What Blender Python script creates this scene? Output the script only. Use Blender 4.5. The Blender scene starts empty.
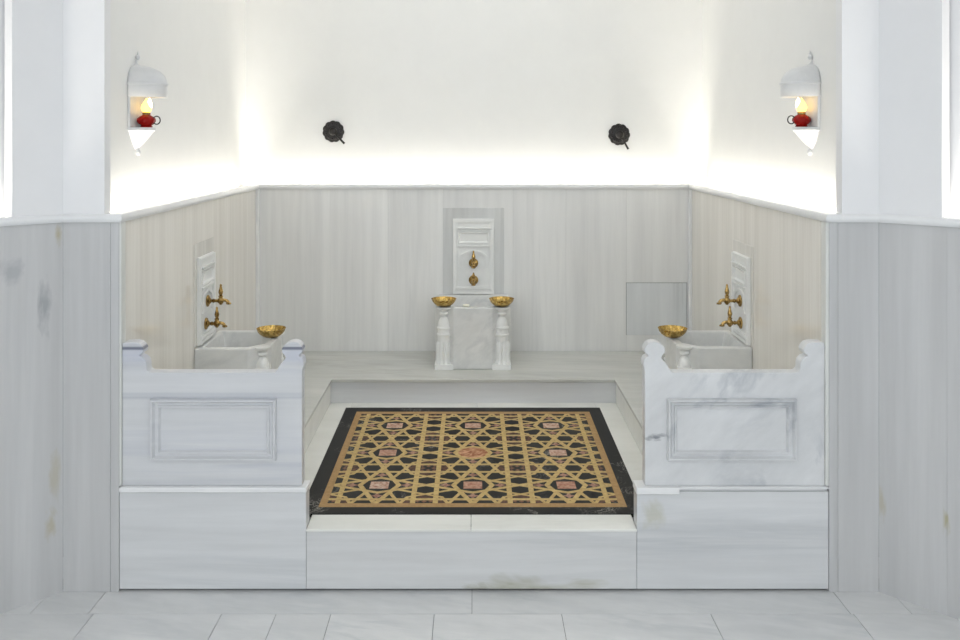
import bpy, bmesh, math, random
from mathutils import Vector, Matrix
random.seed(7)
PI = math.pi
S = bpy.context.scene
COL = S.collection
ZB = .42
D = 3.624                      # camera distance to the front plane of the niche (y = 0)
def PX(u, s=1.0): return (u - 473.5) * .004 * s
def PZ(v, s=1.0): return 1.82 - (v - 137) * .004 * s

# ------------------------------------------------------------------ node helpers
class V:
    """a float socket with arithmetic"""
    nt = None
    def __init__(s, sock): s.s = sock
    @staticmethod
    def m(op, *a):
        n = V.nt.nodes.new('ShaderNodeMath'); n.operation = op
        for i, x in enumerate(a):
            if isinstance(x, V): V.nt.links.new(x.s, n.inputs[i])
            else: n.inputs[i].default_value = x
        return V(n.outputs[0])
    def __add__(s, o): return V.m('ADD', s, o)
    def __sub__(s, o): return V.m('SUBTRACT', s, o)
    def __mul__(s, o): return V.m('MULTIPLY', s, o)
    def abs(s): return V.m('ABSOLUTE', s)
    def min(s, o): return V.m('MINIMUM', s, o)
    def max(s, o): return V.m('MAXIMUM', s, o)
    def lt(s, o): return V.m('LESS_THAN', s, o)
    def gt(s, o): return V.m('GREATER_THAN', s, o)

def new_mat(name):
    m = bpy.data.materials.new(name); m.use_nodes = True
    nt = m.node_tree
    b = nt.nodes['Principled BSDF']
    return m, nt, b
def lin(c):
    return tuple(((x/255)/12.92 if x/255 <= .04045 else ((x/255+.055)/1.055)**2.4) for x in c) + (1,)
def mixc(nt, fac, a, b):
    n = nt.nodes.new('ShaderNodeMix'); n.data_type = 'RGBA'
    for sock, val in ((n.inputs[0], fac), (n.inputs[6], a), (n.inputs[7], b)):
        if isinstance(val, V): nt.links.new(val.s, sock)
        elif hasattr(val, 'is_output'): nt.links.new(val, sock)
        else: sock.default_value = val
    return n.outputs[2]
def ramp(nt, fac, lo, hi):
    n = nt.nodes.new('ShaderNodeMapRange'); n.clamp = True
    nt.links.new(fac, n.inputs[0]); n.inputs[1].default_value = lo; n.inputs[2].default_value = hi
    return V(n.outputs[0])
def noise(nt, vec, scale, rot=(0,0,0), detail=5, rough=.55, dist=0.0):
    mp = nt.nodes.new('ShaderNodeMapping')
    mp.inputs['Scale'].default_value = scale
    # rotate first, then stretch
    mr = nt.nodes.new('ShaderNodeMapping'); mr.inputs['Rotation'].default_value = rot
    nt.links.new(vec, mr.inputs[0]); nt.links.new(mr.outputs[0], mp.inputs[0])
    n = nt.nodes.new('ShaderNodeTexNoise'); n.inputs['Scale'].default_value = 1
    n.inputs['Detail'].default_value = detail; n.inputs['Roughness'].default_value = rough
    n.inputs['Distortion'].default_value = dist
    nt.links.new(mp.outputs[0], n.inputs[0])
    return n.outputs['Fac']
def marble(name, a, b, stretch, rot=(0,0,0), vein=None, vamt=.35, vscale=None, rough=.2, fine=.4, wear=None, wamt=0, stains=()):
    m, nt, bs = new_mat(name)
    tc = nt.nodes.new('ShaderNodeTexCoord')
    at = nt.nodes.new('ShaderNodeAttribute'); at.attribute_name = 'slab'
    ad = nt.nodes.new('ShaderNodeVectorMath'); ad.operation = 'MULTIPLY_ADD'
    nt.links.new(at.outputs['Vector'], ad.inputs[0]); ad.inputs[1].default_value = (37, 53, 71)
    nt.links.new(tc.outputs['Object'], ad.inputs[2])
    vec = ad.outputs[0]
    n1 = noise(nt, vec, stretch, rot, 3, .5, .15)
    n2 = noise(nt, vec, tuple(x*4.5 for x in stretch), rot, 4, .6, .1)
    V.nt = nt
    f = ramp(nt, n1, .3, .7) * (1-fine) + ramp(nt, n2, .25, .75) * fine
    c = mixc(nt, f, lin(a), lin(b))
    # each slab its own slight tone
    tn = ramp(nt, at.outputs['Fac'], 0, 1)
    c = mixc(nt, (tn - .5).abs() * .55, c, lin(tuple(x-14 for x in a)))
    if vein:
        vs = vscale or tuple(x*.8 for x in stretch)
        n3 = noise(nt, vec, vs, rot, 6, .6, .5)
        n4 = noise(nt, vec, tuple(x*.7 for x in vs), (rot[0], rot[1], rot[2]+.6), 2, .5, 0)
        line = V.m('SUBTRACT', 1.0, V.m('MULTIPLY', V.m('SUBTRACT', V(n3), .5).abs(), 16.0)).max(0.0)
        c = mixc(nt, line * ramp(nt, n4, .45, .7) * vamt, c, lin(vein))
    if wear:
        n5 = noise(nt, vec, (1.3, 1.3, 1.3), (0,0,0), 4, .6, 0)
        c = mixc(nt, ramp(nt, n5, .52, .75) * wamt, c, lin(wear))
    for cen, rad, col, amt in stains:
        n7 = noise(nt, tc.outputs['Object'], tuple(.55/max(x, .004) if x < 5 else .05 for x in rad), (0,0,0), 4, .65, .4)
        sb_ = nt.nodes.new('ShaderNodeVectorMath'); sb_.operation = 'SUBTRACT'
        nt.links.new(tc.outputs['Object'], sb_.inputs[0]); sb_.inputs[1].default_value = cen
        dv = nt.nodes.new('ShaderNodeVectorMath'); dv.operation = 'DIVIDE'
        nt.links.new(sb_.outputs[0], dv.inputs[0]); dv.inputs[1].default_value = rad
        ln_ = nt.nodes.new('ShaderNodeVectorMath'); ln_.operation = 'LENGTH'; nt.links.new(dv.outputs[0], ln_.inputs[0])
        k = (V.m('SUBTRACT', 1.0, V(ln_.outputs['Value'])) *.8 + (V(n7) - .5)*2.6)*1.5
        c = mixc(nt, k.max(0.0).min(1.0)*amt, c, lin(col))
    nt.links.new(c, bs.inputs['Base Color'])
    bs.inputs['Roughness'].default_value = rough
    bs.inputs['IOR'].default_value = 1.5
    return m

WALLV = (7, 7, .35)
M = {}
M['wall_room']  = marble('marble_grey_upright', (184,184,184), (207,207,207), WALLV, vein=(150,155,160), vamt=.18, rough=.28)
YEL = (168,156,112)
M['wall_left'] = marble('marble_grey_left', (184,184,184), (207,207,207), WALLV, vein=(150,155,160), vamt=.18, rough=.28, stains=(
    ((-1.690,-.048,1.14), (.03,.03,.12), (122,126,132), .55), ((-1.780,-.138,1.30), (.05,.05,.06), (140,144,150), .45),
    ((-1.655,-.013,1.43), (.018,.018,.05), YEL, .6), ((-1.665,-.02,.47), (.025,.025,.10), YEL, .35), ((-1.675,-.03,.28), (.03,.03,.06), YEL, .5)))
M['wall_right'] = marble('marble_grey_right', (184,184,184), (207,207,207), WALLV, vein=(150,155,160), vamt=.18, rough=.28, stains=(
    ((1.80,-.18,.36), (.015,.015,.06), (160,150,90), .6), ((1.63,-.01,.36), (.02,.02,.08), YEL, .4)))
M['wall_back']  = marble('marble_back', (213,213,212), (239,239,237), WALLV, vein=(160,163,166), vamt=.15, rough=.2)
M['wall_warm']  = marble('marble_warm_upright', (220,216,208), (243,240,233), (7,9,.3), vein=(178,168,152), vamt=.15, rough=.08, fine=.55)
M['insert']     = marble('marble_grey_insert', (192,193,192), (219,220,219), (9,9,.4), vein=(140,143,146), vamt=.2, rough=.22)
M['insert_side'] = marble('marble_warm_insert', (207,204,197), (232,229,223), (9,9,.4), vein=(150,146,138), vamt=.2, rough=.2)
M['panel_in']   = marble('marble_access', (204,207,208), (228,230,231), (6,6,.5), vein=(130,134,140), vamt=.5, rough=.2)
M['pedestal']   = marble('marble_level', (194,195,196), (219,220,221), (.5,.5,8), vein=(160,166,172), vamt=.3, rough=.25)
M['pedestal_r'] = marble('marble_level_right', (194,195,196), (219,220,221), (.5,.5,8), vein=(160,166,172), vamt=.3, rough=.25, stains=(((-.318,0,.30),(.05,.2,.07),(178,176,150),.45),))
M['riser']      = marble('marble_level_riser', (196,196,196), (220,221,221), (.5,.5,8), vein=(150,156,160), vamt=.3, rough=.25, stains=(((PX(533),0,PZ(590)),(.30,.2,.06),(150,147,116),.75),((PX(478),0,PZ(591)),(.1,.2,.03),(138,134,108),.6)))
M['parapet_l']  = marble('marble_parapet_left', (198,199,201), (222,223,225), (.4,.4,7), vein=(168,172,186), vamt=.4, rough=.3, stains=(((0,0,PZ(395.5)-ZB),(9,9,.016),(176,180,188),.45),((0,0,PZ(398.5)-ZB),(9,9,.006),(164,168,178),.5),((0,0,PZ(348.5)-ZB),(9,9,.012),(104,108,124),1.0),((0,0,PZ(356)-ZB),(9,9,.04),(186,190,206),.6)))
M['parapet_r']  = marble('marble_parapet_right', (200,201,202), (226,227,228), (2.2,2.2,5), rot=(0,.7,0), vein=(150,156,164), vamt=.6, rough=.3, stains=(((-.318,0,PZ(438.5)-ZB),(.042,.2,.014),(104,108,116),.8),((-.29,0,PZ(436.5)-ZB),(.03,.2,.008),(120,124,132),.6)))
M['basin']      = marble('marble_basin', (206,207,205), (232,232,230), (3,3,6), rot=(.3,.6,0), vein=(160,163,166), vamt=.35, rough=.3)
M['white']      = marble('marble_white', (226,227,225), (240,240,238), (4,4,4), rough=.3)
M['bench']      = marble('marble_bench', (186,187,182), (212,212,206), (1,5,5), rot=(0,0,.1), vein=(165,163,152), vamt=.4, rough=.22)
M['well']       = marble('marble_well', (222,222,216), (236,236,231), (1,4,4), vein=(190,190,182), vamt=.25, rough=.22)
M['coping']     = marble('marble_coping', (220,221,222), (236,236,235), (2,2,2), rough=.3)
M['bead']       = marble('marble_bead', (208,209,205), (224,225,221), (3,3,1), rough=.3)
M['floor']      = marble('marble_floor', (201,202,202), (224,224,223), (2,7,7), rot=(0,0,.25), vein=(180,185,188), vamt=.4, rough=.25)
M['sconce']     = marble('marble_sconce', (206,207,208), (226,227,228), (6,6,6), vein=(180,182,184), vamt=.3, rough=.4)

def plaster(name, c):
    m, nt, bs = new_mat(name)
    tc = nt.nodes.new('ShaderNodeTexCoord')
    n = noise(nt, tc.outputs['Object'], (5,5,5), (0,0,0), 6, .65)
    col = mixc(nt, V(n), lin(tuple(x-4 for x in c)), lin(tuple(min(255,x+3) for x in c)))
    nt.links.new(col, bs.inputs['Base Color'])
    n2 = noise(nt, tc.outputs['Object'], (14,14,14), (0,0,0), 5, .6)
    bp = nt.nodes.new('ShaderNodeBump'); bp.inputs['Strength'].default_value = .12; bp.inputs['Distance'].default_value = .004
    nt.links.new(n2, bp.inputs['Height']); nt.links.new(bp.outputs[0], bs.inputs['Normal'])
    bs.inputs['Roughness'].default_value = .8
    bs.inputs['Specular IOR Level'].default_value = .2
    return m
M['plaster'] = plaster('plaster_white', (230,230,228))
M['plaster_room'] = plaster('plaster_pilaster', (231,231,232))
M['dark_gap'] = new_mat('mortar_dark')[0]
M['dark_gap'].node_tree.nodes['Principled BSDF'].inputs['Base Color'].default_value = lin((120,122,122))

def metal(name, c, rough, hammered=0.0):
    m, nt, bs = new_mat(name)
    tc = nt.nodes.new('ShaderNodeTexCoord')
    n = noise(nt, tc.outputs['Object'], (40,40,40), (0,0,0), 3, .5)
    col = mixc(nt, ramp(nt, n, .32, .62), lin(tuple(int(x*q) for x, q in zip(c, (.74,.68,.54) if hammered else (.55,.49,.38)))), lin(c))
    nt.links.new(col, bs.inputs['Base Color'])
    bs.inputs['Metallic'].default_value = 1; bs.inputs['Roughness'].default_value = rough
    if hammered:
        v = nt.nodes.new('ShaderNodeTexVoronoi'); v.inputs['Scale'].default_value = 75
        nt.links.new(tc.outputs['Object'], v.inputs['Vector'])
        bp = nt.nodes.new('ShaderNodeBump'); bp.inputs['Strength'].default_value = hammered; bp.inputs['Distance'].default_value = .006
        nt.links.new(v.outputs['Distance'], bp.inputs['Height']); nt.links.new(bp.outputs[0], bs.inputs['Normal'])
    return m
M['brass'] = metal('brass_polished', (196,164,104), .2)
M['gold_bowl'] = metal('brass_hammered', (222,190,116), .22, .75)
M['iron'], nt_, b_ = new_mat('iron_black')
b_.inputs['Base Color'].default_value = lin((30,27,25)); b_.inputs['Roughness'].default_value = .3; b_.inputs['Metallic'].default_value = .3
M['red_glass'], nt_, b_ = new_mat('glass_red')
b_.inputs['Base Color'].default_value = lin((170,20,14)); b_.inputs['Roughness'].default_value = .12
b_.inputs['Transmission Weight'].default_value = .35; b_.inputs['IOR'].default_value = 1.3
M['bulb'], nt_, b_ = new_mat('bulb_lit')
b_.inputs['Base Color'].default_value = lin((255,214,110))
b_.inputs['Emission Color'].default_value = (1, .60, .14, 1); b_.inputs['Emission Strength'].default_value = 2.6
M['bulb_core'], nt_, b_ = new_mat('filament_lit')
b_.inputs['Base Color'].default_value = lin((255,230,160))
b_.inputs['Emission Color'].default_value = (1, .78, .38, 1); b_.inputs['Emission Strength'].default_value = 14
M['soap'], nt_, b_ = new_mat('soap_cream')
b_.inputs['Base Color'].default_value = lin((238,234,216)); b_.inputs['Roughness'].default_value = .4
b_.inputs['Subsurface Weight'].default_value = .1
# ------------------------------------------------------------------ mesh helpers
def rnd_layer(bm):
    return bm.loops.layers.float_color.get('slab') or bm.loops.layers.float_color.new('slab')
def setrnd(bm, faces):
    L = rnd_layer(bm); r = (random.random(), random.random(), random.random(), 1)
    for f in faces:
        for l in f.loops: l[L] = r
def box(bm, x0, x1, y0, y1, z0, z1, mat=None):
    vs = [bm.verts.new(p) for p in ((x0,y0,z0),(x1,y0,z0),(x1,y1,z0),(x0,y1,z0),(x0,y0,z1),(x1,y0,z1),(x1,y1,z1),(x0,y1,z1))]
    if mat is not None:
        for v in vs: v.co = mat @ v.co
    fs = [bm.faces.new([vs[i] for i in f]) for f in ((0,3,2,1),(4,5,6,7),(0,1,5,4),(1,2,6,5),(2,3,7,6),(3,0,4,7))]
    setrnd(bm, fs); return vs
def prism(bm, pts, h0, h1, axis='z', mat=None):
    """polygon pts extruded along an axis; axis 'z': (x,y)->z ; axis 'y': (x,z)->y"""
    def P(p, h): return Vector((p[0], p[1], h)) if axis == 'z' else Vector((p[0], h, p[1]))
    a = [bm.verts.new(P(p, h0)) for p in pts]; b = [bm.verts.new(P(p, h1)) for p in pts]
    if mat is not None:
        for v in a+b: v.co = mat @ v.co
    n = len(pts)
    fs = [bm.faces.new(a[::-1]), bm.faces.new(b)]
    for i in range(n): fs.append(bm.faces.new((a[i], a[(i+1)%n], b[(i+1)%n], b[i])))
    setrnd(bm, fs); return fs
def lathe(bm, prof, seg=32, a0=0, a1=2*PI, mat=None, mod=None, sy=1.0):
    """prof: (r,z) list turned about z; mod(angle,z)->radius factor"""
    closed = abs(a1-a0-2*PI) < 1e-6
    n = seg if closed else seg+1
    rings = []
    for r, z in prof:
        ring = []
        for i in range(n):
            a = a0 + (a1-a0)*i/seg
            k = mod(a, z) if mod else 1
            p = Vector((r*k*math.cos(a), r*k*math.sin(a)*sy, z))
            ring.append(bm.verts.new(mat @ p if mat is not None else p))
        rings.append(ring)
    fs = []
    for A, B in zip(rings, rings[1:]):
        for i in range(n if closed else n-1):
            j = (i+1) % n
            fs.append(bm.faces.new((A[i], A[j], B[j], B[i])))
    if closed:
        if prof[0][0] > 1e-5: fs.append(bm.faces.new(rings[0][::-1]))
        if prof[-1][0] > 1e-5: fs.append(bm.faces.new(rings[-1]))
    setrnd(bm, fs); return fs
def tube(bm, pts, rad, seg=12, caps=True, closed=False):
    pts = [Vector(p) for p in pts]; n = len(pts)
    rads = rad if isinstance(rad, (list, tuple)) else [rad]*n
    rings = []; up = Vector((.31,.17,.93)).normalized()
    for i, p in enumerate(pts):
        if closed: t = pts[(i+1)%n]-pts[i-1]
        else: t = pts[min(i+1,n-1)]-pts[max(i-1,0)]
        t.normalize()
        x = (up - t*up.dot(t)).normalized(); y = t.cross(x)
        rings.append([bm.verts.new(p + (x*math.cos(2*PI*k/seg)+y*math.sin(2*PI*k/seg))*rads[i]) for k in range(seg)])
    fs = []
    pairs = list(zip(rings, rings[1:])) + ([(rings[-1], rings[0])] if closed else [])
    for A, B in pairs:
        for k in range(seg): fs.append(bm.faces.new((A[k], A[(k+1)%seg], B[(k+1)%seg], B[k])))
    if caps and not closed: fs += [bm.faces.new(rings[0][::-1]), bm.faces.new(rings[-1])]
    setrnd(bm, fs)
def ball(bm, c, r, sc=(1,1,1), seg=16):
    prof = [(r*math.sin(PI*i/seg), -r*math.cos(PI*i/seg)) for i in range(seg+1)]
    prof[0] = (1e-6, -r); prof[-1] = (1e-6, r)
    lathe(bm, prof, seg*2, mat=Matrix.Translation(c) @ Matrix.Diagonal((*sc, 1)))
def ring_moulding(bm, x0, x1, z0, z1, prof, y):
    """rectangular picture-frame moulding on a plane facing -y; prof: (inset, height)"""
    loops = []
    for ins, h in prof:
        loops.append([bm.verts.new(p) for p in ((x0+ins, y-h, z0+ins), (x1-ins, y-h, z0+ins), (x1-ins, y-h, z1-ins), (x0+ins, y-h, z1-ins))])
    fs = []
    for A, B in zip(loops, loops[1:]):
        for i in range(4): fs.append(bm.faces.new((A[i], A[(i+1)%4], B[(i+1)%4], B[i])))
    setrnd(bm, fs)
def obj(name, bm, mat, parent=None, bevel=0, smooth=None, seg=2, solid=0):
    rnd_layer(bm)
    bmesh.ops.remove_doubles(bm, verts=bm.verts, dist=1e-6)
    bmesh.ops.recalc_face_normals(bm, faces=bm.faces)
    me = bpy.data.meshes.new(name); bm.to_mesh(me); bm.free()
    me.materials.append(mat)
    o = bpy.data.objects.new(name, me); COL.objects.link(o)
    if parent: o.parent = parent
    if smooth is not None:
        for p in me.polygons: p.use_smooth = True
        me.set_sharp_from_angle(angle=math.radians(smooth))
    if solid:
        sm = o.modifiers.new('solid', 'SOLIDIFY'); sm.thickness = solid; sm.offset = -1
    if bevel:
        bv = o.modifiers.new('bevel', 'BEVEL'); bv.width = bevel; bv.segments = seg; bv.limit_method = 'ANGLE'; bv.angle_limit = math.radians(35)
    return o
def thing(name, label, cat, loc=(0,0,0), rotz=0, group=None):
    o = bpy.data.objects.new(name, None); COL.objects.link(o)
    o.empty_display_size = .05
    o.location = loc; o.rotation_euler = (0,0,rotz)
    return tag(o, label, cat, group)
def tag(o, label, cat, group=None):
    o['label'] = label; o['category'] = cat
    if group: o['group'] = group
    return o
def struct(name, bm, mat, label, cat, **k):
    o = obj(name, bm, mat, **k); o['kind'] = 'structure'; o['label'] = label; o['category'] = cat
    return o
B = bmesh.new

# ------------------------------------------------------------------ dimensions
XL, XR, YB = PX(119), PX(829), 2.305          # niche side walls and back wall (marble faces)
CL, CR = PX(63), PX(879)                       # corners where the room's angled walls begin
ZB, ZT, ZC0, ZC1, ZTOP = .42, .252, 1.479, 1.512, 3.3
REC = .10                                       # plaster set back behind the coping
SLOPE = .018
def wellz(y): return ZT + SLOPE*y
r45 = math.sqrt(.5)

# ---- floor
bm = B()
g = .0012
ys0, ys1 = .02, -.167
box(bm, PX(106), PX(472)-g, ys1+g, ys0, -.05, 0)
box(bm, PX(472)+g, PX(833), ys1+g, ys0, -.05, 0)
box(bm, CL-.05, PX(106)-g*2, ys1+g, ys0, -.05, 0)
box(bm, PX(833)+g*2, CR+.05, ys1+g, ys0, -.05, 0)
edges = [-4.2,-3.6,-3.0,-2.45,-1.9,-1.45,-.961,-.753,-.544,-.15,.336,.905,1.45,1.95,2.5,3.1,3.7,4.2]
yy = ys1; rows = [-.62, -1.1,-1.6,-2.1,-2.6,-3.1,-3.6,-4.1,-4.6,-5.2,-5.8,-6.4,-7.0,-8.1]
for k, y2 in enumerate(rows):
    off = 0 if k == 0 else random.uniform(-.3,.3)
    for a, b in zip(edges, edges[1:]): box(bm, a+g+off, b-g+off, y2+g, yy-g, -.05, 0)
    yy = y2
box(bm, -4.6, CL-.05-g*2, ys1+g, .3, -.05, 0); box(bm, CR+.05+g*2, 4.6, ys1+g, .3, -.05, 0)
fl = struct('floor', bm, M['floor'], 'white marble slab floor of the room with a long border strip before the step', 'floor')
bm = B(); box(bm, -4.8, 4.8, -8.4, .4, -.08, -.004)
struct('floor_bedding', bm, M['dark_gap'], 'grey mortar bed showing in the floor joints', 'floor', parent=fl)
for k in ('kind','label','category'):
    for o in fl.children:
        if k in o.keys(): del o[k]

# ---- room walls: cladding up to the coping
def angled(sign, cx):
    """matrix for the 45 degree wall: local x runs away from the niche along the wall, local -y faces the room"""
    if sign > 0:
        return Matrix.Translation((cx,0,0)) @ Matrix.Rotation(-PI/4, 4, 'Z')
    return Matrix.Translation((cx,0,0)) @ Matrix.Rotation(PI/4, 4, 'Z') @ Matrix.Diagonal((-1,1,1,1))
AL = 3.264
MLt, MRt = angled(-1, CL), angled(1, CR)
def joints_wall(bm, cuts, z0, z1, y0, y1, mat=None):
    for a, b in zip(cuts, cuts[1:]): box(bm, a+.0003, b-.0003, y0, y1, z0, z1, mat)
bm = B(); joints_wall(bm, [0,.82,1.7,2.5,AL], 0, ZC0, 0, .05, MLt)
struct('wall_room_left', bm, M['wall_left'], 'tall grey marble cladding of the angled wall at far left', 'wall')
bm = B(); joints_wall(bm, [0,.2526,.95,1.8,2.6,AL], 0, ZC0, 0, .05, MRt)
struct('wall_room_right', bm, M['wall_right'], 'tall grey marble cladding of the angled wall at far right', 'wall')
bm = B(); joints_wall(bm, [CL, PX(110.5), XL], 0, ZC0, 0, .05)
struct('wall_front_left', bm, M['wall_room'], 'narrow upright marble strip left of the niche opening', 'wall', bevel=.0015)
bm = B(); joints_wall(bm, [XR, PX(838), CR], 0, ZC0, 0, .05)
struct('wall_front_right', bm, M['wall_room'], 'narrow upright marble strip right of the niche opening', 'wall', bevel=.0015)
# ---- niche lower walls
bm = B()
def side_slabs(bm, x0, x1, cuts):
    for a, b in zip(cuts, cuts[1:]): box(bm, x0, x1, a+.0001, b-.0001, 0, ZC0)
side_slabs(bm, XL-.06, XL, [.05,.33,.62,.93,1.35,1.75,2.1,YB-.035]); 
struct('wall_niche_left', bm, M['wall_warm'], 'warm streaked marble side wall of the niche on the left', 'wall')
bm = B(); side_slabs(bm, XR, XR+.06, [.05,.3,.68,.98,1.36,1.7,2.06,YB-.035])
struct('wall_niche_right', bm, M['wall_warm'], 'warm streaked marble side wall of the niche on the right', 'wall')
bm = B()
sb = 1 + YB/D
joints_wall(bm, [XL-.06, PX(330,sb), PX(388,sb), PX(443,sb), PX(513,sb), PX(566,sb), PX(626.5,sb), XR+.06], 0, ZC0, YB, YB+.06)
struct('wall_back', bm, M['wall_back'], 'grey streaked marble back wall of the niche', 'wall')
for i, (x0, x1) in enumerate(((XL-.004, XL+.022), (XR-.018, XR+.004))):
    bm = B(); box(bm, x0, x1, YB-.036, YB+.002, ZB, ZC0)
    struct('trim_%d' % (i+1), bm, M['coping'], 'pale marble bead in the %s back corner of the niche' % ('left','right')[i], 'trim', bevel=.006)
for i, (x0, x1) in enumerate(((XL-.002, XL+.008), (XR-.012, XR+.002))):
    bm = B(); box(bm, x0, x1, .003, .052, ZB+.001, ZC0)
    struct('trim_%d' % (i+3), bm, M['bead'], 'pale marble edge bead on the %s jamb of the niche' % ('left','right')[i], 'trim', bevel=.004)

# ---- coping: one run around the niche and one along each angled wall
bm = B()
p = .014; w = .042
def coping_run(bm, path, closed=False):
    """path of (x,y) face points; the coping sticks out p towards the room and w back"""
    n = len(path)
    prof = [(p, ZC0+.004), (p+.004, ZC0+.012), (p+.003, ZC1-.008), (p-.004, ZC1), (-w, ZC1), (-w, ZC0+.0), (p-.003, ZC0)]
    # offset directions (to the right of travel = room side)
    rings = []
    for i, q in enumerate(path):
        q = Vector(q)
        ds = []
        if i > 0: ds.append((q-Vector(path[i-1])).normalized())
        if i < n-1: ds.append((Vector(path[i+1])-q).normalized())
        ns = [Vector((d.y, -d.x)) for d in ds]
        m = sum(ns, Vector((0,0))); m.normalize()
        k = 1/max(.2, m.dot(ns[0]))
        rings.append([bm.verts.new((q.x+m.x*k*o, q.y+m.y*k*o, z)) for o, z in prof])
    fs = []
    for A, Bq in zip(rings, rings[1:]):
        for j in range(len(prof)): fs.append(bm.faces.new((A[j], A[(j+1)%len(prof)], Bq[(j+1)%len(prof)], Bq[j])))
    fs += [bm.faces.new(rings[0]), bm.faces.new(rings[-1][::-1])]
    setrnd(bm, fs)
eL = MLt @ Vector((AL,0,0)); eR = MRt @ Vector((AL,0,0))
coping_run(bm, [(eL.x,eL.y), (CL,0), (XL,0), (XL,YB), (XR,YB), (XR,0), (CR,0), (eR.x,eR.y)])
struct('trim_5', bm, M['coping'], 'pale rounded marble ledge capping the wall cladding all along', 'trim', smooth=40)

# ---- plaster above: set back so that the lamp strip sits in a trough behind the ledge
bm = B()
t = .12; zt0 = 1.40
box(bm, XL-REC-t, XL-REC, 0.06, YB+REC+t, zt0, ZTOP)
struct('wall_plaster_left', bm, M['plaster'], 'white plaster side wall of the niche above the ledge on the left', 'wall')
bm = B(); box(bm, XR+REC, XR+REC+t, 0.06, YB+REC+t, zt0, ZTOP)
struct('wall_plaster_right', bm, M['plaster'], 'white plaster side wall of the niche above the ledge on the right', 'wall')
bm = B(); box(bm, XL-REC-t, XR+REC+t, YB+REC, YB+REC+t, zt0, ZTOP)
struct('wall_plaster_back', bm, M['plaster'], 'white plaster back wall of the niche above the ledge', 'wall')
def pil(sgn, cx, xin, tt):
    P = [(xin,0), (cx,0), (cx+sgn*tt,-tt), (cx+sgn*(tt+.16), -tt+.16-.02), (cx+sgn*.05, .3), (xin, .3)]
    P = [(xin,0), (cx,0), (cx+sgn*tt,-tt), (cx+sgn*(tt+.06), -tt+.06), (cx+sgn*.0248, .06), (xin, .06)]
    return P
bm = B(); prism(bm, pil(-1, CL, PX(104.5), .135), ZC1-.001, ZTOP)
struct('trim_6', bm, M['plaster_room'], 'white plaster pilaster folding round the corner left of the niche', 'pilaster')
bm = B(); prism(bm, pil(1, CR, PX(842), .166), ZC1-.001, ZTOP)
struct('trim_7', bm, M['plaster_room'], 'white plaster pilaster folding round the corner right of the niche', 'pilaster')
bm = B(); box(bm, 0, AL, REC, REC+t, zt0, ZTOP, MLt)
struct('wall_upper_left', bm, M['plaster_room'], 'white plaster above the ledge at the far left edge', 'wall')
bm = B(); box(bm, 0, AL, REC, REC+t, zt0, ZTOP, MRt)
struct('wall_upper_right', bm, M['plaster_room'], 'white plaster above the ledge at the far right edge', 'wall')
# trough floors (hold the lamp strips)
bm = B()
box(bm, XL-REC, XL-.06, .055, YB+REC, 1.40, 1.43); box(bm, XR+.06, XR+REC, .055, YB+REC, 1.40, 1.43); box(bm, XL-.06, XR+.06, YB+.06, YB+REC, 1.40, 1.43); box(bm, 0.1, AL, .05, REC, 1.40, 1.43, MLt); box(bm, 0.1, AL, .05, REC, 1.40, 1.43, MRt)
struct('trim_8', bm, M['plaster'], 'floor of the lamp trough behind the ledge', 'trim')
# the rest of the octagonal room behind the viewer
pL, pR = Vector((eL.x,eL.y)), Vector((eR.x,eR.y))
yb = pL.y - AL; c2 = AL*r45
bk = [(pL.x,pL.y),(pL.x,yb),(pL.x+c2,yb-c2),(pR.x-c2,yb-c2),(pR.x,yb),(pR.x,pR.y)]
bm = B(); bmu = B()
for a, b in zip(bk, bk[1:]):
    a, b = Vector(a), Vector(b); d = (b-a).normalized(); nrm = Vector((d.y,-d.x))
    for (bb, z0, z1) in ((bm, 0, 1.5), (bmu, 1.5, ZTOP)):
        q = [a, b, b+nrm*.12+d*.05, a+nrm*.12-d*.05]
        if nrm.dot(Vector((0,-3.9))-a) > 0: q = [a, b, b-nrm*.12+d*.05, a-nrm*.12-d*.05]
        prism(bb, [(v.x,v.y) for v in q], z0, z1)
struct('wall_room_rear', bm, M['wall_room'], 'grey marble cladding of the room behind the viewer', 'wall')
struct('wall_room_rear_upper', bmu, M['plaster_room'], 'white plaster of the room behind the viewer', 'wall')
bm = B(); box(bm, -4.8, 4.8, -8.6, 2.8, ZTOP, ZTOP+.1)
struct('ceiling', bm, M['plaster_room'], 'white plaster ceiling', 'ceiling')

# ------------------------------------------------------------------ bench, pedestals, step
XI0, XI1 = -.828, .824          # inner bench edges
NL, NR = PX(306), PX(637)       # inner ends of the pedestals
NY = .077; YBE = 1.622
bench = thing('marble_bench', 'pale marble bench running round three sides of the niche behind the parapets', 'bench', (0,0,0))
ct = .02; oh = .008
bm = B()   # top slabs
box(bm, XL+.001, XI0+oh, NY+.001, YBE-.001, ZB-ct, ZB)
box(bm, XI1-oh, XR-.001, NY+.001, YBE-.001, ZB-ct, ZB)
for a, b in ((XL+.001,XR-.001),): box(bm, a, b, YBE-oh, YB-.001, ZB-ct, ZB)
obj('bench_top', bm, M['bench'], bench, bevel=.004)
bm = B()
box(bm, XL+.001, XI0, NY+.001, YBE, .02, ZB-ct); obj('side_riser', bm, M['well'], bench)
bm = B(); box(bm, XI1, XR-.001, NY+.001, YBE, .02, ZB-ct); obj('side_riser', bm, M['well'], bench)
bm = B(); box(bm, XI0, XI1, YBE, YBE+.05, .02, ZB-ct)
obj('rear_riser', bm, M['pedestal'], bench)
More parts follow.
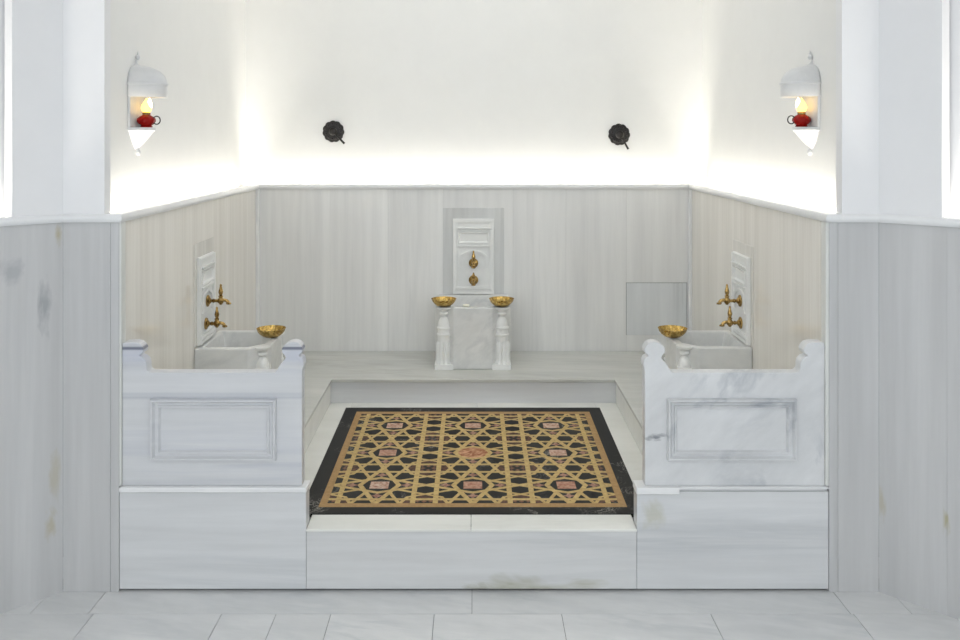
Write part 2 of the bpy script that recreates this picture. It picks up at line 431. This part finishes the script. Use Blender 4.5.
for nm, sgn in (('left', -1), ('right', 1)):
    x0, x1 = (XL+.002, NL) if sgn < 0 else (NR, XR-.002)
    lab = 'grey veined marble pedestal carrying the %s parapet' % nm
    pm = M['pedestal'] if sgn < 0 else M['pedestal_r']
    pd = thing('marble_pedestal', lab, 'pedestal', ((x0+x1)/2, 0, 0), group='pedestals beside the step')
    cx = (x0+x1)/2
    bm = B(); box(bm, x0-cx, x1-cx, 0, .03, .012, ZB-ct); box(bm, x0-cx, x1-cx, .03, NY-.002, .0, ZB-ct)
    obj('facing', bm, pm, pd, bevel=.0015)
    bm = B()
    if sgn < 0: box(bm, x0-cx, x1-cx+.004, -.009, NY-.002, ZB-ct, ZB)
    else:
        box(bm, x0-cx-.004, PX(679)-cx, -.012, NY-.002, ZB-ct-.006, ZB)
        box(bm, PX(679)-cx+.001, x1-cx, -.007, NY-.002, ZB-.006, ZB)
        box(bm, PX(679)-cx+.001, x1-cx, .012, NY-.002, ZB-ct, ZB-.006)
    obj('cap_strip', bm, M['coping'], pd, bevel=.004)
step = thing('marble_step', 'low marble step between the two pedestals with a pale tread', 'step', (0,0,0))
bm = B(); box(bm, NL+.0015, NR-.0015, .002, .04, .012, ZT-.009)
obj('riser', bm, M['riser'], step)
bm = B()
def wslab(bm, x0, x1, y0, y1):
    z = .03
    vs = box(bm, x0, x1, y0, y1, 0, 1)
    for v in vs:
        top = v.co.z > .5
        v.co.z = wellz(max(v.co.y, 0)) - (0 if top else .009)
mid = PX(471)
wslab(bm, NL+.001, mid-.0008, -.006, .134); wslab(bm, mid+.0008, NR-.001, -.006, .134)
obj('tread', bm, M['well'], step, bevel=.002)
bm = B()
for a, b in ((NY,.62),(.62,1.1),(1.1,YBE-.001)):
    wslab(bm, XI0+.001, -.7, a+.0007, b-.0007); wslab(bm, .7, XI1-.001, a+.0007, b-.0007)
wslab(bm, -.7+.0007, .02, 1.5, YBE-.001); wslab(bm, .02+.0014, .7-.0007, 1.5, YBE-.001)
wslab(bm, -.7+.0007, .7-.0007, .135, 1.5)
struct('floor_niche', bm, M['well'], 'white marble floor of the niche around the patterned panel', 'floor')
bm = B()
x0, x1 = NL, NR
box(bm, NL-.3, NR+.3, NY+.001, YBE, .1, .24)
struct('floor_niche_bed', bm, M['dark_gap'], 'grey mortar bed under the niche floor', 'floor')

# ---- inlaid patterned panel
def inlay():
    m, nt, bs = new_mat('inlaid_marble_pattern'); V.nt = nt
    tc = nt.nodes.new('ShaderNodeTexCoord'); sp = nt.nodes.new('ShaderNodeSeparateXYZ')
    nt.links.new(tc.outputs['Object'], sp.inputs[0])
    X, Y = V(sp.outputs[0]), V(sp.outputs[1])
    cx, cy = .4178, .396
    u, v = X*(1/cx), Y*(1/cy)
    def cell(q): return V.m('FRACT', q + 10.5) - .5          # -.5..+.5 about each cell centre
    a, b = cell(u).abs(), cell(v).abs()                        # folded, 0..0.5
    q = V.m('SUBTRACT', .5, a); r = V.m('SUBTRACT', .5, b)     # corner coordinates
    T = 2.41421; N = 1/2.6131
    l1 = ((a*T + b) - .5).abs()*N; l2 = ((a + b*T) - .5).abs()*N
    C = .6036
    m1 = ((r*T - q) - C).abs()*N; m2 = ((q*T - r) - C).abs()*N
    o2 = (a + b*T).gt(.5); o1 = (a*T + b).gt(.5)
    oc = ((q*T + r).max(q + r*T) - C).abs()*N
    band = (a - .384).abs().min((b - .384).abs())
    # star lines stop at the cell's own limits
    hw = .027
    strap = l1.min(l2).lt(hw).max(band.lt(hw))
    # the small stars run only near the corners
    strap = strap.max(m1.lt(.02)*o2).max(m2.lt(.02)*o1).max(oc.lt(.019))
    octin = ((a*T+b).max(a+b*T)).lt(.5 - hw*2.4)              # inside the octagon
    octout = ((a*T+b).max(a+b*T)).lt(.5)
    sq = a.max(b).lt(.1)
    centre = u.abs().max(v.abs()).lt(.5)
    # four pointed stars near the octagon's points
    def star(p, s): return (p - .292).abs() + s
    d = ((a - .292).abs()*1.0 + b*1.9).min((a - .292).abs()*1.9 + b)
    d2 = ((b - .292).abs()*1.0 + a*1.9).min((b - .292).abs()*1.9 + a)
    st = d.min(d2).lt(.072)
    # small russet wedges between the crossing straps
    wed = ((r*T - q).gt(C) * o2 * (a + b*T).lt(.74) * b.lt(.22)).max((q*T - r).gt(C) * o1 * (a*T + b).lt(.74) * a.lt(.22))
    wed = wed * 0.0 + ((q*T + r).max(q + r*T).lt(C)) * (q.max(r).gt(.143))
    # petals in the small corner star
    rr = V.m('SQRT', q*q + r*r)
    pet = ((q-.062).abs() + r*1.2).min((r-.062).abs() + q*1.2).lt(.034)
    pet = pet.max(((q-.07).abs() + (r-.07).abs()).lt(.028))
    # colours
    nb = noise(nt, tc.outputs['Object'], (60,60,60), (0,0,0), 3, .6)
    nv = noise(nt, tc.outputs['Object'], (9,9,9), (0,0,0), 6, .7, 1.2)
    gold = mixc(nt, ramp(nt, nb, .3, .7), lin((170,142,88)), lin((204,178,118)))
    gold2 = mixc(nt, ramp(nt, nb, .3, .7), lin((156,122,76)), lin((178,144,94)))
    vl = V.m('SUBTRACT', 1.0, V.m('MULTIPLY', V.m('SUBTRACT', V(nv), .5).abs(), 60.0)).max(0.0)
    n6 = noise(nt, tc.outputs['Object'], (4,4,4), (0,0,0), 2, .5)
    black = mixc(nt, vl * ramp(nt, n6, .55, .7) * .8, lin((17,15,13)), lin((190,186,176)))
    nid = nt.nodes.new('ShaderNodeTexWhiteNoise'); nid.noise_dimensions = '2D'
    cmb = nt.nodes.new('ShaderNodeCombineXYZ')
    fu = V.m('FLOOR', u + 10.5); fv = V.m('FLOOR', v + 10.5)
    nt.links.new(fu.s, cmb.inputs[0]); nt.links.new(fv.s, cmb.inputs[1]); nt.links.new(cmb.outputs[0], nid.inputs['Vector'])
    pinkn = mixc(nt, ramp(nt, nb, .35, .65), lin((150,96,72)), lin((186,138,112)))
    pink = mixc(nt, V(nid.outputs['Value']) * ramp(nt, nb, .3, .7), pinkn, lin((214,196,178)))
    nm = noise(nt, tc.outputs['Object'], (16,16,16), (0,0,0), 4, .6, 1.5)
    med = mixc(nt, ramp(nt, nm, .42, .6), lin((146,86,50)), lin((206,160,124)))
    c = mixc(nt, st, black, mixc(nt, ramp(nt, nb, .35, .65), lin((128,84,70)), lin((176,138,120))))
    c = mixc(nt, wed*.75, c, mixc(nt, ramp(nt, nb, .35, .6), lin((40,28,22)), lin((112,72,54))))
    c = mixc(nt, pet * q.max(r).lt(.116), c, lin((120,82,62)))
    c = mixc(nt, sq * octin, c, pink)
    c = mixc(nt, strap, c, gold)
    c = mixc(nt, octout * centre, c, gold)
    c = mixc(nt, octin * centre, c, med)
    # borders
    iu, iv = u.abs(), v.abs()
    inb = iu.max(iv).gt(1.485)
    c = mixc(nt, inb, c, gold2)
    outer = (X.abs().gt(.652)).max(Y.abs().gt(.627))
    c = mixc(nt, outer, c, black)
    nt.links.new(c, bs.inputs['Base Color'])
    bs.inputs['Roughness'].default_value = .35; bs.inputs['Specular IOR Level'].default_value = .12
    return m
y0, y1 = .1345, 1.526; yc = .8268; xc = -.003
bm = B(); vs = box(bm, -.722, .720, y0-yc, y1-yc, 0, 1)
pan = obj('inlaid_floor_panel', bm, inlay())
for vtx in pan.data.vertices:
    vtx.co.z = (vtx.co.y)*SLOPE + (.0025 if vtx.co.z > .5 else -.012)
pan.location = (xc, yc, wellz(yc))
tag(pan, 'black and gold inlaid marble floor panel of stars and octagons with a black border', 'floor panel')

# ------------------------------------------------------------------ parapets
OUT = [(121,487),(121,343),(122.5,341.8),(133,341.3),(138,342.8),(141,345.8),(142.6,349.5),(141.5,352.6),(138.4,354.2),(138.4,355.8),(141.5,357),(144.5,360),(145.6,364),(145.6,367),(147,369.8),(149.5,371),
       (274,371),(276,369),(279.5,363.8),(282.8,360.4),(285,357.5),(284,354.8),(281.4,352),(281.1,348),(284,344.3),(288,342),(293,341),(297.5,342.2),(300.7,345.5),(302.2,349.3),(301.4,352.4),(298.4,354.2),(298.4,355.8),(301.5,357.4),(303,360.8),(303.3,364.5),(301.8,367.5),(301.5,371),(301.5,487)]
def parapet(sgn, label, mat):
    ox = PX(211.5) if sgn < 0 else PX(735.5)
    root = thing('parapet', label, 'parapet', (ox, .012, ZB), group='parapets on the pedestals')
    pts = []
    for u, v in OUT:
        x = PX(u if sgn < 0 else 947-u) - ox
        pts.append((x, PZ(v + (0 if v > 480 else 2.4 if v > 366 else 1.4))-ZB))
    if sgn > 0: pts = pts[::-1]
    bm = B(); prism(bm, pts, 0, .058, 'y')
    obj('slab', bm, mat, root, bevel=.007, seg=3, smooth=30)
    bm = B()
    x0, x1 = ((150, 276) if sgn < 0 else (667.5, 797))
    ring_moulding(bm, PX(x0)-ox, PX(x1)-ox, PZ(461)-ZB, PZ(399)-ZB,
        [(0,-.002),(.001,.014),(.004,.021),(.010,.021),(.014,.012),(.018,.006),(.027,.005),(.029,.014),(.034,.014),(.037,.004),(.040,-.002)], 0)
    obj('panel_moulding', bm, mat, root, smooth=25)
    return root
parapet(-1, 'marble parapet with scrolled ends and a framed panel, horizontal bluish bands, left of the step', M['parapet_l'])
pr = parapet(1, 'marble parapet with scrolled ends and a framed panel, dark spot, right of the step', M['parapet_r'])
# ------------------------------------------------------------------ wash basins
def column_bm(x, y, H, r):
    """engaged column: plinth, fluted shaft, bands, bulb, ball and cup"""
    bm = B(); T = Matrix.Translation((x, y, 0))
    k = H/.372
    box(bm, x-r*1.12, x+r*1.12, y-r*1.12, y+r*1.12, 0, .03*k)
    def flute(a, z): return 1 - .26*abs(math.sin(6*a))**.7 if .03*k < z < .165*k else 1
    lathe(bm, [(r*1.04,.03*k),(r*1.04,.045*k),(r*.98,.05*k),(r*.98,.09*k),(r*1.0,.095*k),(r*1.0,.1*k),(r*1.02,.105*k),(r*1.02,.15*k),(r*.9,.16*k),(r*.86,.163*k)], 96, mat=T, mod=flute)
    lathe(bm, [(r*.8,.163*k),(r*.8,.195*k),(r*.9,.2*k),(r*.9,.208*k),(r*.78,.212*k),(r*.78,.235*k),(r*.88,.24*k),(r*.88,.248*k),(r*.76,.253*k),(r*.74,.27*k),(r*.62,.29*k),(r*.42,.306*k),(r*.24,.312*k),(r*.24,.316*k),
               (r*.52,.322*k),(r*.6,.331*k),(r*.52,.339*k),(r*.26,.343*k),(r*.4,.347*k),(r*.7,.355*k),(r*.95,.363*k),(r*1.0,.372*k)], 40, mat=T)
    return bm
def basin(loc, rotz, W, P, H, label, cr):
    root = thing('wash_basin', label, 'wash basin', loc, rotz, 'marble wash basins in the niche')
    bm = B(); t = .04; hw = W/2; ri = cr*.9
    # outer body with a slightly recessed front between the columns; hollow top
    bf = -P + .012
    ch = cr*2.25
    outer = [(-hw, -.001), (-hw, bf+ch), (-hw+ch, bf), (hw-ch, bf), (hw, bf+ch), (hw, -.001)]
    inner = [(-hw+t, -t*.9), (-hw+t, bf+ch+.414*t), (-hw+ch+.414*t, bf+t), (hw-ch-.414*t, bf+t), (hw-t, bf+ch+.414*t), (hw-t, -t*.9)]
    low = [(x*.8, (y+P/2)*.8-P/2) for x, y in inner]
    def loop(pts, z): return [bm.verts.new((x, y, z)) for x, y in pts]
    L = [loop(outer, 0), loop(outer, H), loop(inner, H), loop(low, H-.15)]
    fs = [bm.faces.new(L[0]), bm.faces.new(L[-1])]
    for A, Bq in zip(L, L[1:]):
        for i in range(6): fs.append(bm.faces.new((A[i], A[(i+1)%6], Bq[(i+1)%6], Bq[i])))
    setrnd(bm, fs)
    obj('basin_body', bm, M['basin'], root, bevel=.007, seg=3)
    for s in (-1, 1):
        obj('column', column_bm(s*(hw-cr*1.15), -P+cr*1.15, H-.0008, cr), M['white'], root, smooth=35)
    return root
CBX = PX(472.5)
basin((CBX, YB, ZB), 0, .462, .485, .372, 'white marble wash basin with two columns against the back wall', .05)
basin((XL, 1.19, ZB), PI/2, .44, .385, .327, 'white marble wash basin against the left niche wall behind the left parapet', .043)
basin((XR, 1.20, ZB), -PI/2, .42, .385, .327, 'white marble wash basin against the right niche wall behind the right parapet', .043)

# ---- grey inset slabs and carved panels above the basins
def insert_slab(n, loc, rotz, w, z0, z1, where):
    bm = B(); box(bm, -w/2, w/2, -.004, .0, 0, z1-z0)
    o = struct(n, bm, M['insert'] if where == 'back' else M['insert_side'], 'darker grey marble slab set round the carved panel on the %s wall' % where, 'trim', bevel=.0015)
    o.location = (loc[0], loc[1], z0); o.rotation_euler = (0,0,rotz)
def carved(loc, rotz, w, h, label):
    root = thing('carved_panel', label, 'carved panel', loc, rotz, 'carved marble panels over the basins')
    bm = B(); yb = -.004
    box(bm, -w/2, w/2, -.016, yb, 0, h)
    obj('panel_slab', bm, M['white'], root, bevel=.002)
    # raised outer frame
    bm = B()
    ring_moulding(bm, -w/2+.003, w/2-.003, .003, h-.003, [(0,0),(.001,.009),(.017,.009),(.020,.005),(.025,.005),(.028,0)], -.0155)
    obj('frame_moulding', bm, M['white'], root, smooth=25)
    k = h/.51
    bm = B()   # bands: head moulding, sunk tablet frame, dentil shelf, foot moulding
    f = -.0155
    for z, hh, d in ((.43,.007,.012),(.443,.007,.016)):
        box(bm, -w/2+.018, w/2-.018, f-d, f, z*k, z*k+hh)
    bf_ = B()
    for z, hh, d in ((.047,.006,.010),(.036,.012,.014)):
        box(bf_, -w/2+.018, w/2-.018, f-d, f, z*k, z*k+hh)
    obj('foot_moulding', bf_, M['white'], root, bevel=.001)
    ring_moulding(bm, -w/2+.036, w/2-.036, .345*k, .422*k, [(0,0),(.001,.011),(.005,.011),(.013,0)], f)
    box(bm, -w/2+.03, w/2-.03, f-.014, f, .325*k, .332*k)
    n = 9
    for i in range(n):
        x = -w/2+.036 + (w-.072)*(i+.5)/n
        box(bm, x-.008, x+.008, f-.012, f, .318*k, .3255*k)
    obj('band_moulding', bm, M['white'], root, bevel=.001)
    # horseshoe arch in relief
    bm = B()
    ai, ao = w*.27, w*.345
    zs = .235*k; z0 = .19*k
    def arch(r, zz, n=18):
        pts = []
        for i in range(n+1):
            a = PI*i/n
            pts.append((-r*math.cos(a), zz + r*.62*math.sin(a)*(1+.12*abs(math.sin(3*a))**2)))
        return pts
    inn = [(-ai, z0)] + arch(ai, zs) + [(ai, z0)]
    out = [(-ao, z0)] + arch(ao, zs) + [(ao, z0)]
    prism(bm, out + inn[::-1], f-.011, f, 'y')
    for s in (-1, 1):
        box(bm, s*(ai+ao)/2-.014, s*(ai+ao)/2+.014, f-.012, f, z0-.012, z0+.002)
        box(bm, s*ao*1.02-.004, s*ao*1.02+.004, f-.009, f, z0, .318*k)
    obj('arch_relief', bm, M['white'], root, smooth=30)
PB = PX(473.5, sb)
insert_slab('trim_9', (PB, YB), 0, .40, .795, 1.356, 'back')
insert_slab('trim_10', (XL, 1.14), PI/2, .345, .75, 1.275, 'left')
insert_slab('trim_11', (XR, 1.15), -PI/2, .345, .75, 1.262, 'right')
carved((PB, YB, .793), 0, .27, .494, 'white carved marble panel with arch and two brass taps on the back wall')
carved((XL, 1.14, .752), PI/2, .27, .450, 'white carved marble panel with two brass taps on the left niche wall')
carved((XR, 1.15, .752), -PI/2, .28, .450, 'white carved marble panel with two brass taps on the right niche wall')

# ---- brass taps
def tap(loc, rotz, label, L=.07, kl=.85):
    root = thing('tap', label, 'tap', loc, rotz, 'brass taps over the basins')
    R = Matrix.Rotation(PI/2, 4, 'X')         # lathe axis z -> -y
    bm = B()
    lathe(bm, [(.031,0),(.031,.004),(.029,.007),(.02,.010),(.016,.014),(.012,.018),(.009,.02)], 32, mat=R)
    obj('wall_flange', bm, M['brass'], root, smooth=30)
    bm = B()
    lathe(bm, [(.008,.015),(.008,.026),(.011,.03),(.011,.034),(.008,.038),(.008,L-.016),(.012,L-.014),(.012,L-.010),(.009,L-.008)], 20, mat=R)
    lathe(bm, [(.001,-.022),(.007,-.02),(.009,-.015),(.014,-.010),(.016,0),(.014,.010),(.010,.016),(.009,.02)], 24, mat=Matrix.Translation((0,-L,0)))
    tube(bm, [(0,-L,0),(0,-L-.018,.004),(0,-L-.032,.0),(0,-L-.040,-.010)], [.009,.009,.009,.010], 14)
    lathe(bm, [(.010,0),(.0135,.002),(.0135,.008),(.010,.010)], 20, mat=Matrix.Translation((0,-L-.0415,-.019)))
    obj('spout', bm, M['brass'], root, smooth=35)
    bm = B()
    lathe(bm, [(r_, .018+(z_-.018)*kl) for r_, z_ in ((.009,.018),(.012,.022),(.012,.028),(.007,.032),(.009,.038),(.0125,.052),(.011,.06),(.007,.078),(.005,.088),(.0065,.092),(.004,.098),(.0005,.102))], 20, mat=Matrix.Translation((0,-L,0)))
    obj('lever_handle', bm, M['brass'], root, smooth=35)
fy = .0163
tap((PB, YB-fy, .998), 0, 'upper brass tap on the carved panel of the back wall')
tap((PB, YB-fy, .887), 0, 'lower brass tap on the carved panel of the back wall', .07, .5)
tap((XL+fy, 1.15, .957), PI/2, 'upper brass tap on the left niche wall')
tap((XL+fy, 1.12, .843), PI/2, 'lower brass tap on the left niche wall', .058)
tap((XR-fy, 1.15, .957), -PI/2, 'upper brass tap on the right niche wall')
tap((XR-fy, 1.14, .843), -PI/2, 'lower brass tap on the right niche wall', .058)

# ---- bowls
def bowl(loc, label, r=.075, tilt=(0,0)):
    bm = B()
    k = r/.075
    prof = [(.0008,.004),(.012,.0045),(.024,.001),(.03,0),(.042,.004),(.058,.016),(.069,.030),(.075,.044),(.0765,.046),(.074,.0465),(.0665,.032),(.056,.0185),(.041,.0075),(.028,.004),(.016,.008),(.0008,.011)]
    fl = lambda a, z: 1 + (.012*math.cos(16*a) if .01 < z < .045 else 0)
    lathe(bm, [(r_*k, z*k) for r_, z in prof], 96, mod=fl)
    o = obj('brass_bowl', bm, M['gold_bowl'], smooth=50)
    o.location = loc; o.rotation_euler = (tilt[0], tilt[1], 0)
    tag(o, label, 'bowl', 'brass bowls on the basins')
cbz = ZB+.372+.001
bowl((CBX-.231+.0575-.003, YB-.485+.0575, cbz), 'hammered brass bowl on the left column of the central basin')
bowl((CBX+.231-.0575+.001, YB-.485+.0575, cbz), 'hammered brass bowl on the right column of the central basin', .0755)
sbz = ZB+.327+.001
bowl((-1.085, 1.235, sbz), 'hammered brass bowl on the rim of the left basin', .077)
bowl((1.068, 1.235, sbz), 'hammered brass bowl on the rim of the right basin', .077)
bm = B()
ball(bm, (0,0,.009), .022, (1, .62, .42), 14)
bm2 = obj('soap_bar', bm, M['soap'], smooth=60); bm2.location = (PX(466,1.49), YB-.485+.04, cbz-.0012)
tag(bm2, 'small cream soap bar on the front rim of the central basin', 'soap')

# ---- flush access panel low on the back wall
ap = thing('access_panel', 'flush grey marble access panel with thin dark joints, low right on the back wall', 'access panel', (PX(656.5,sb), YB, .45))
x0, x1 = PX(626,sb)-PX(656.5,sb), PX(687,sb)-PX(656.5,sb)
z1 = PZ(282.5,sb)-.45; z0 = PZ(335,sb)-.45
bm = B(); box(bm, x0, x1, -.0025, -.0003, z0, z1)
obj('joint_frame', bm, M['dark_gap'], ap)
bm = B(); box(bm, x0+.003, x1-.004, -.005, -.0024, z0+.001, z1-.003)
obj('cover_slab', bm, M['panel_in'], ap)

# ------------------------------------------------------------------ wall sconces and lamps
def sconce(loc, rotz, label, lamp_label):
    """local: wall at y=0, projecting to -y, origin at shelf height"""
    root = thing('wall_sconce', label, 'sconce', loc, rotz, 'marble wall sconces')
    R, P = .098, .14
    bm = B(); box(bm, -R*.98, R*.98, -.012, 0, -.0, .20)
    obj('back_plate', bm, M['sconce'], root, bevel=.003)
    bm = B()
    hood = [(1.0,.135),(1.0,.188),(1.04,.190),(1.04,.198),(1.0,.200)]
    for i in range(1, 10):
        a = PI/2*i/10
        hood.append((math.cos(a)**.9*.985+.015*(1-i/10), .20+.078*math.sin(a)))
    hood += [(.10,.284),(.05,.292),(.03,.305)]
    lathe(bm, [(r*R, z) for r, z in hood], 40, PI, 2*PI, sy=P/R)
    obj('hood', bm, M['sconce'], root, smooth=40, solid=.012)
    bm = B()
    lathe(bm, [(.0045,.302),(.0085,.308),(.011,.315),(.008,.322),(.004,.326),(.0055,.331),(.003,.337),(.0005,.344)], 20, mat=Matrix.Translation((0,-.011,0)))
    obj('finial', bm, M['sconce'], root, smooth=50)
    bm = B()
    sh = [(.0005,.0),(.98,.0),(1.0,-.003),(1.0,-.014),(.9,-.018),(.84,-.026),(.62,-.05),(.4,-.072),(.22,-.086),(.12,-.094),(.06,-.098),(.0005,-.100)]
    lathe(bm, [(r*R*.93, z) for r, z in sh], 40, PI, 2*PI, sy=.085/(R*.93))
    obj('shelf', bm, M['sconce'], root, smooth=40)
    bm = B(); ball(bm, (0,-.012,-.113), .0115, (1,1,1.25), 12); tube(bm, [(0,-.012,-.096),(0,-.012,-.106)], .005)
    obj('drop_finial', bm, M['sconce'], root, smooth=50)
    # lamp standing on the shelf: a thing of its own
    mw = Matrix.Translation(loc) @ Matrix.Rotation(rotz, 4, 'Z')
    lp = mw @ Vector((0, -.049, .0005))
    lamp = thing('oil_lamp', lamp_label, 'lamp', lp, rotz, 'red glass lamps on the sconces')
    bm = B()
    rib = lambda a, z: 1 + .05*math.cos(10*a)
    lathe(bm, [(.024,0),(.026,.004),(.022,.008),(.032,.016),(.039,.028),(.037,.04),(.028,.049),(.018,.054),(.016,.058)], 60, mod=rib)
    obj('reservoir', bm, M['red_glass'], lamp, smooth=50)
    bm = B()
    tube(bm, [(0, -.046-.016*math.sin(a), .032+.018*math.cos(a)*1.0) for a in [2*PI*i/24 for i in range(24)]], .0028, 8, closed=True)
    obj('handle', bm, M['iron'], lamp, smooth=50)
    bm = B()
    lathe(bm, [(.0165,.056),(.018,.060),(.018,.066),(.014,.068)], 32)
    obj('burner', bm, M['brass'], lamp, smooth=30)
    bm = B()
    lathe(bm, [(.013,.066),(.02,.074),(.0235,.086),(.021,.099),(.013,.111),(.0075,.12),(.004,.127),(.0005,.131)], 32)
    obj('bulb', bm, M['bulb'], lamp, smooth=60)
    bm = B()
    lathe(bm, [(.0005,.078),(.009,.084),(.0115,.095),(.008,.11),(.0005,.128)], 20, mat=Matrix.Translation((0,-.0145,.004)))
    obj('flame', bm, M['bulb_core'], lamp, smooth=60)
sconce((XL-REC, .445, PZ(127.5,1.122)), PI/2, 'white marble half-dome sconce on the left plaster wall', 'red glass lamp with a lit yellow bulb on the left sconce')
sconce((XR+REC, .445, PZ(127.0,1.122)), -PI/2, 'white marble half-dome sconce on the right plaster wall', 'red glass lamp with a lit yellow bulb on the right sconce')

# ---- black rosettes on the plaster back wall
def rosette(loc, rot, label):
    root = thing('wall_rosette', label, 'rosette', loc, 0, 'black rosettes on the back wall')
    R = Matrix.Rotation(PI/2, 4, 'X')
    bm = B()
    sc = lambda a, z: 1 + .075*abs(math.cos(5.5*a + .4)) if z < .017 else 1
    lathe(bm, [(.066,0),(.068,.005),(.064,.011),(.055,.012),(.05,.016),(.036,.015),(.024,.02)], 132, mat=R, mod=sc)
    obj('petal_plate', bm, M['iron'], root, smooth=40)
    bm = B()
    lathe(bm, [(.026,.014),(.026,.026),(.022,.033),(.012,.038),(.0005,.04)], 32, mat=R)
    for i in range(11):
        a = 2*PI*i/11
        ball(bm, (.05*math.cos(a), -.014, .05*math.sin(a)), .0075, (1,1,1), 8)
    obj('boss', bm, M['iron'], root, smooth=40)
    bm = B()
    c, s = math.cos(rot), math.sin(rot)
    tube(bm, [(.028*c,-.03,.028*s),(.06*c,-.036,.06*s),(.112*c,-.034,.112*s)], [.006,.0065,.0075], 12)
    obj('lever_handle', bm, M['iron'], root, smooth=40)
su = 1 + (YB+REC)/D
rosette((PX(333.5,su), YB+REC, PZ(131.5,su)), math.radians(-46), 'black scalloped metal rosette with short lever, left on the plaster back wall')
rosette((PX(619,su), YB+REC, PZ(134.5,su)), math.radians(-60), 'black scalloped metal rosette with short lever, right on the plaster back wall')

# ------------------------------------------------------------------ light
def area(name, loc, rot, sx, sy, power, color, spread=None):
    l = bpy.data.lights.new(name, 'AREA'); l.shape = 'RECTANGLE'; l.size = sx; l.size_y = sy
    l.energy = power; l.color = color
    if spread: l.spread = spread
    o = bpy.data.objects.new(name, l); COL.objects.link(o); o.location = loc; o.rotation_euler = rot
    return o
WARM = (1.0, .945, .85)
KEY, NICHE, LED, REAR_FILL = 76, 10, 5, 84
area('ceiling_lamp_room', (0, -4.9, ZTOP-.03), (0,0,0), 4.6, 3.6, KEY, (.915,.965,1))
area('ceiling_lamp_niche', (0, 1.15, ZTOP-.03), (0,0,0), 2.2, 1.8, NICHE, (.96,.99,1))
for sx in (-1, 1): area('added_rear_fill', (sx*2.62, -6.55, 2.25), (PI/2,0,sx*PI/4), 2.4, 1.5, REAR_FILL*(.92 if sx > 0 else 1.08)/2, (.915,.965,1))  # unseen fill lights added behind the camera to brighten upright faces; no window modelled
zl = 1.446
area('led_strip_back', (0, YB+.072, zl), (PI,0,0), XR-XL-.02, .02, LED*(XR-XL), WARM)
area('led_strip_left', (XL-.072, 1.15, zl), (PI,0,PI/2), 2.06, .02, LED*2.06, WARM)
area('led_strip_right', (XR+.072, 1.15, zl), (PI,0,PI/2), 2.06, .02, LED*2.06, WARM)
for mt, tt, nm in ((MLt, .135, 'led_strip_room_left'), (MRt, .166, 'led_strip_room_right')):
    q = mt @ Vector((tt/r45 + 1.42, .072, zl))
    area(nm, q, (PI, 0, PI/4 if mt is MLt else -PI/4), 2.7, .02, LED*2.7, WARM)

wd = bpy.data.worlds.new('world'); S.world = wd; wd.use_nodes = True
wd.node_tree.nodes['Background'].inputs[0].default_value = (.9,.95,1,1)
wd.node_tree.nodes['Background'].inputs[1].default_value = .3

# ------------------------------------------------------------------ camera
cd = bpy.data.cameras.new('camera'); cam = bpy.data.objects.new('camera', cd); COL.objects.link(cam)
cam.location = (0, -D, 1.82); cam.rotation_euler = (PI/2, 0, 0)
cd.sensor_width = 36; cd.lens = 36*(D/.004)/960
cd.shift_x = (480-473.5)/960; cd.shift_y = -(320-137)/960
cd.clip_start = .05
S.camera = cam
S.view_settings.view_transform = 'Standard'; S.view_settings.look = 'None'
S.view_settings.gamma = 1; S.view_settings.exposure = 0.15
S.view_settings.use_curve_mapping = False
c = S.cycles
c.use_denoising = True; c.max_bounces = 12; c.diffuse_bounces = 8; c.glossy_bounces = 4; c.transmission_bounces = 6
c.sample_clamp_indirect = 8; c.caustics_reflective = False; c.caustics_refractive = False
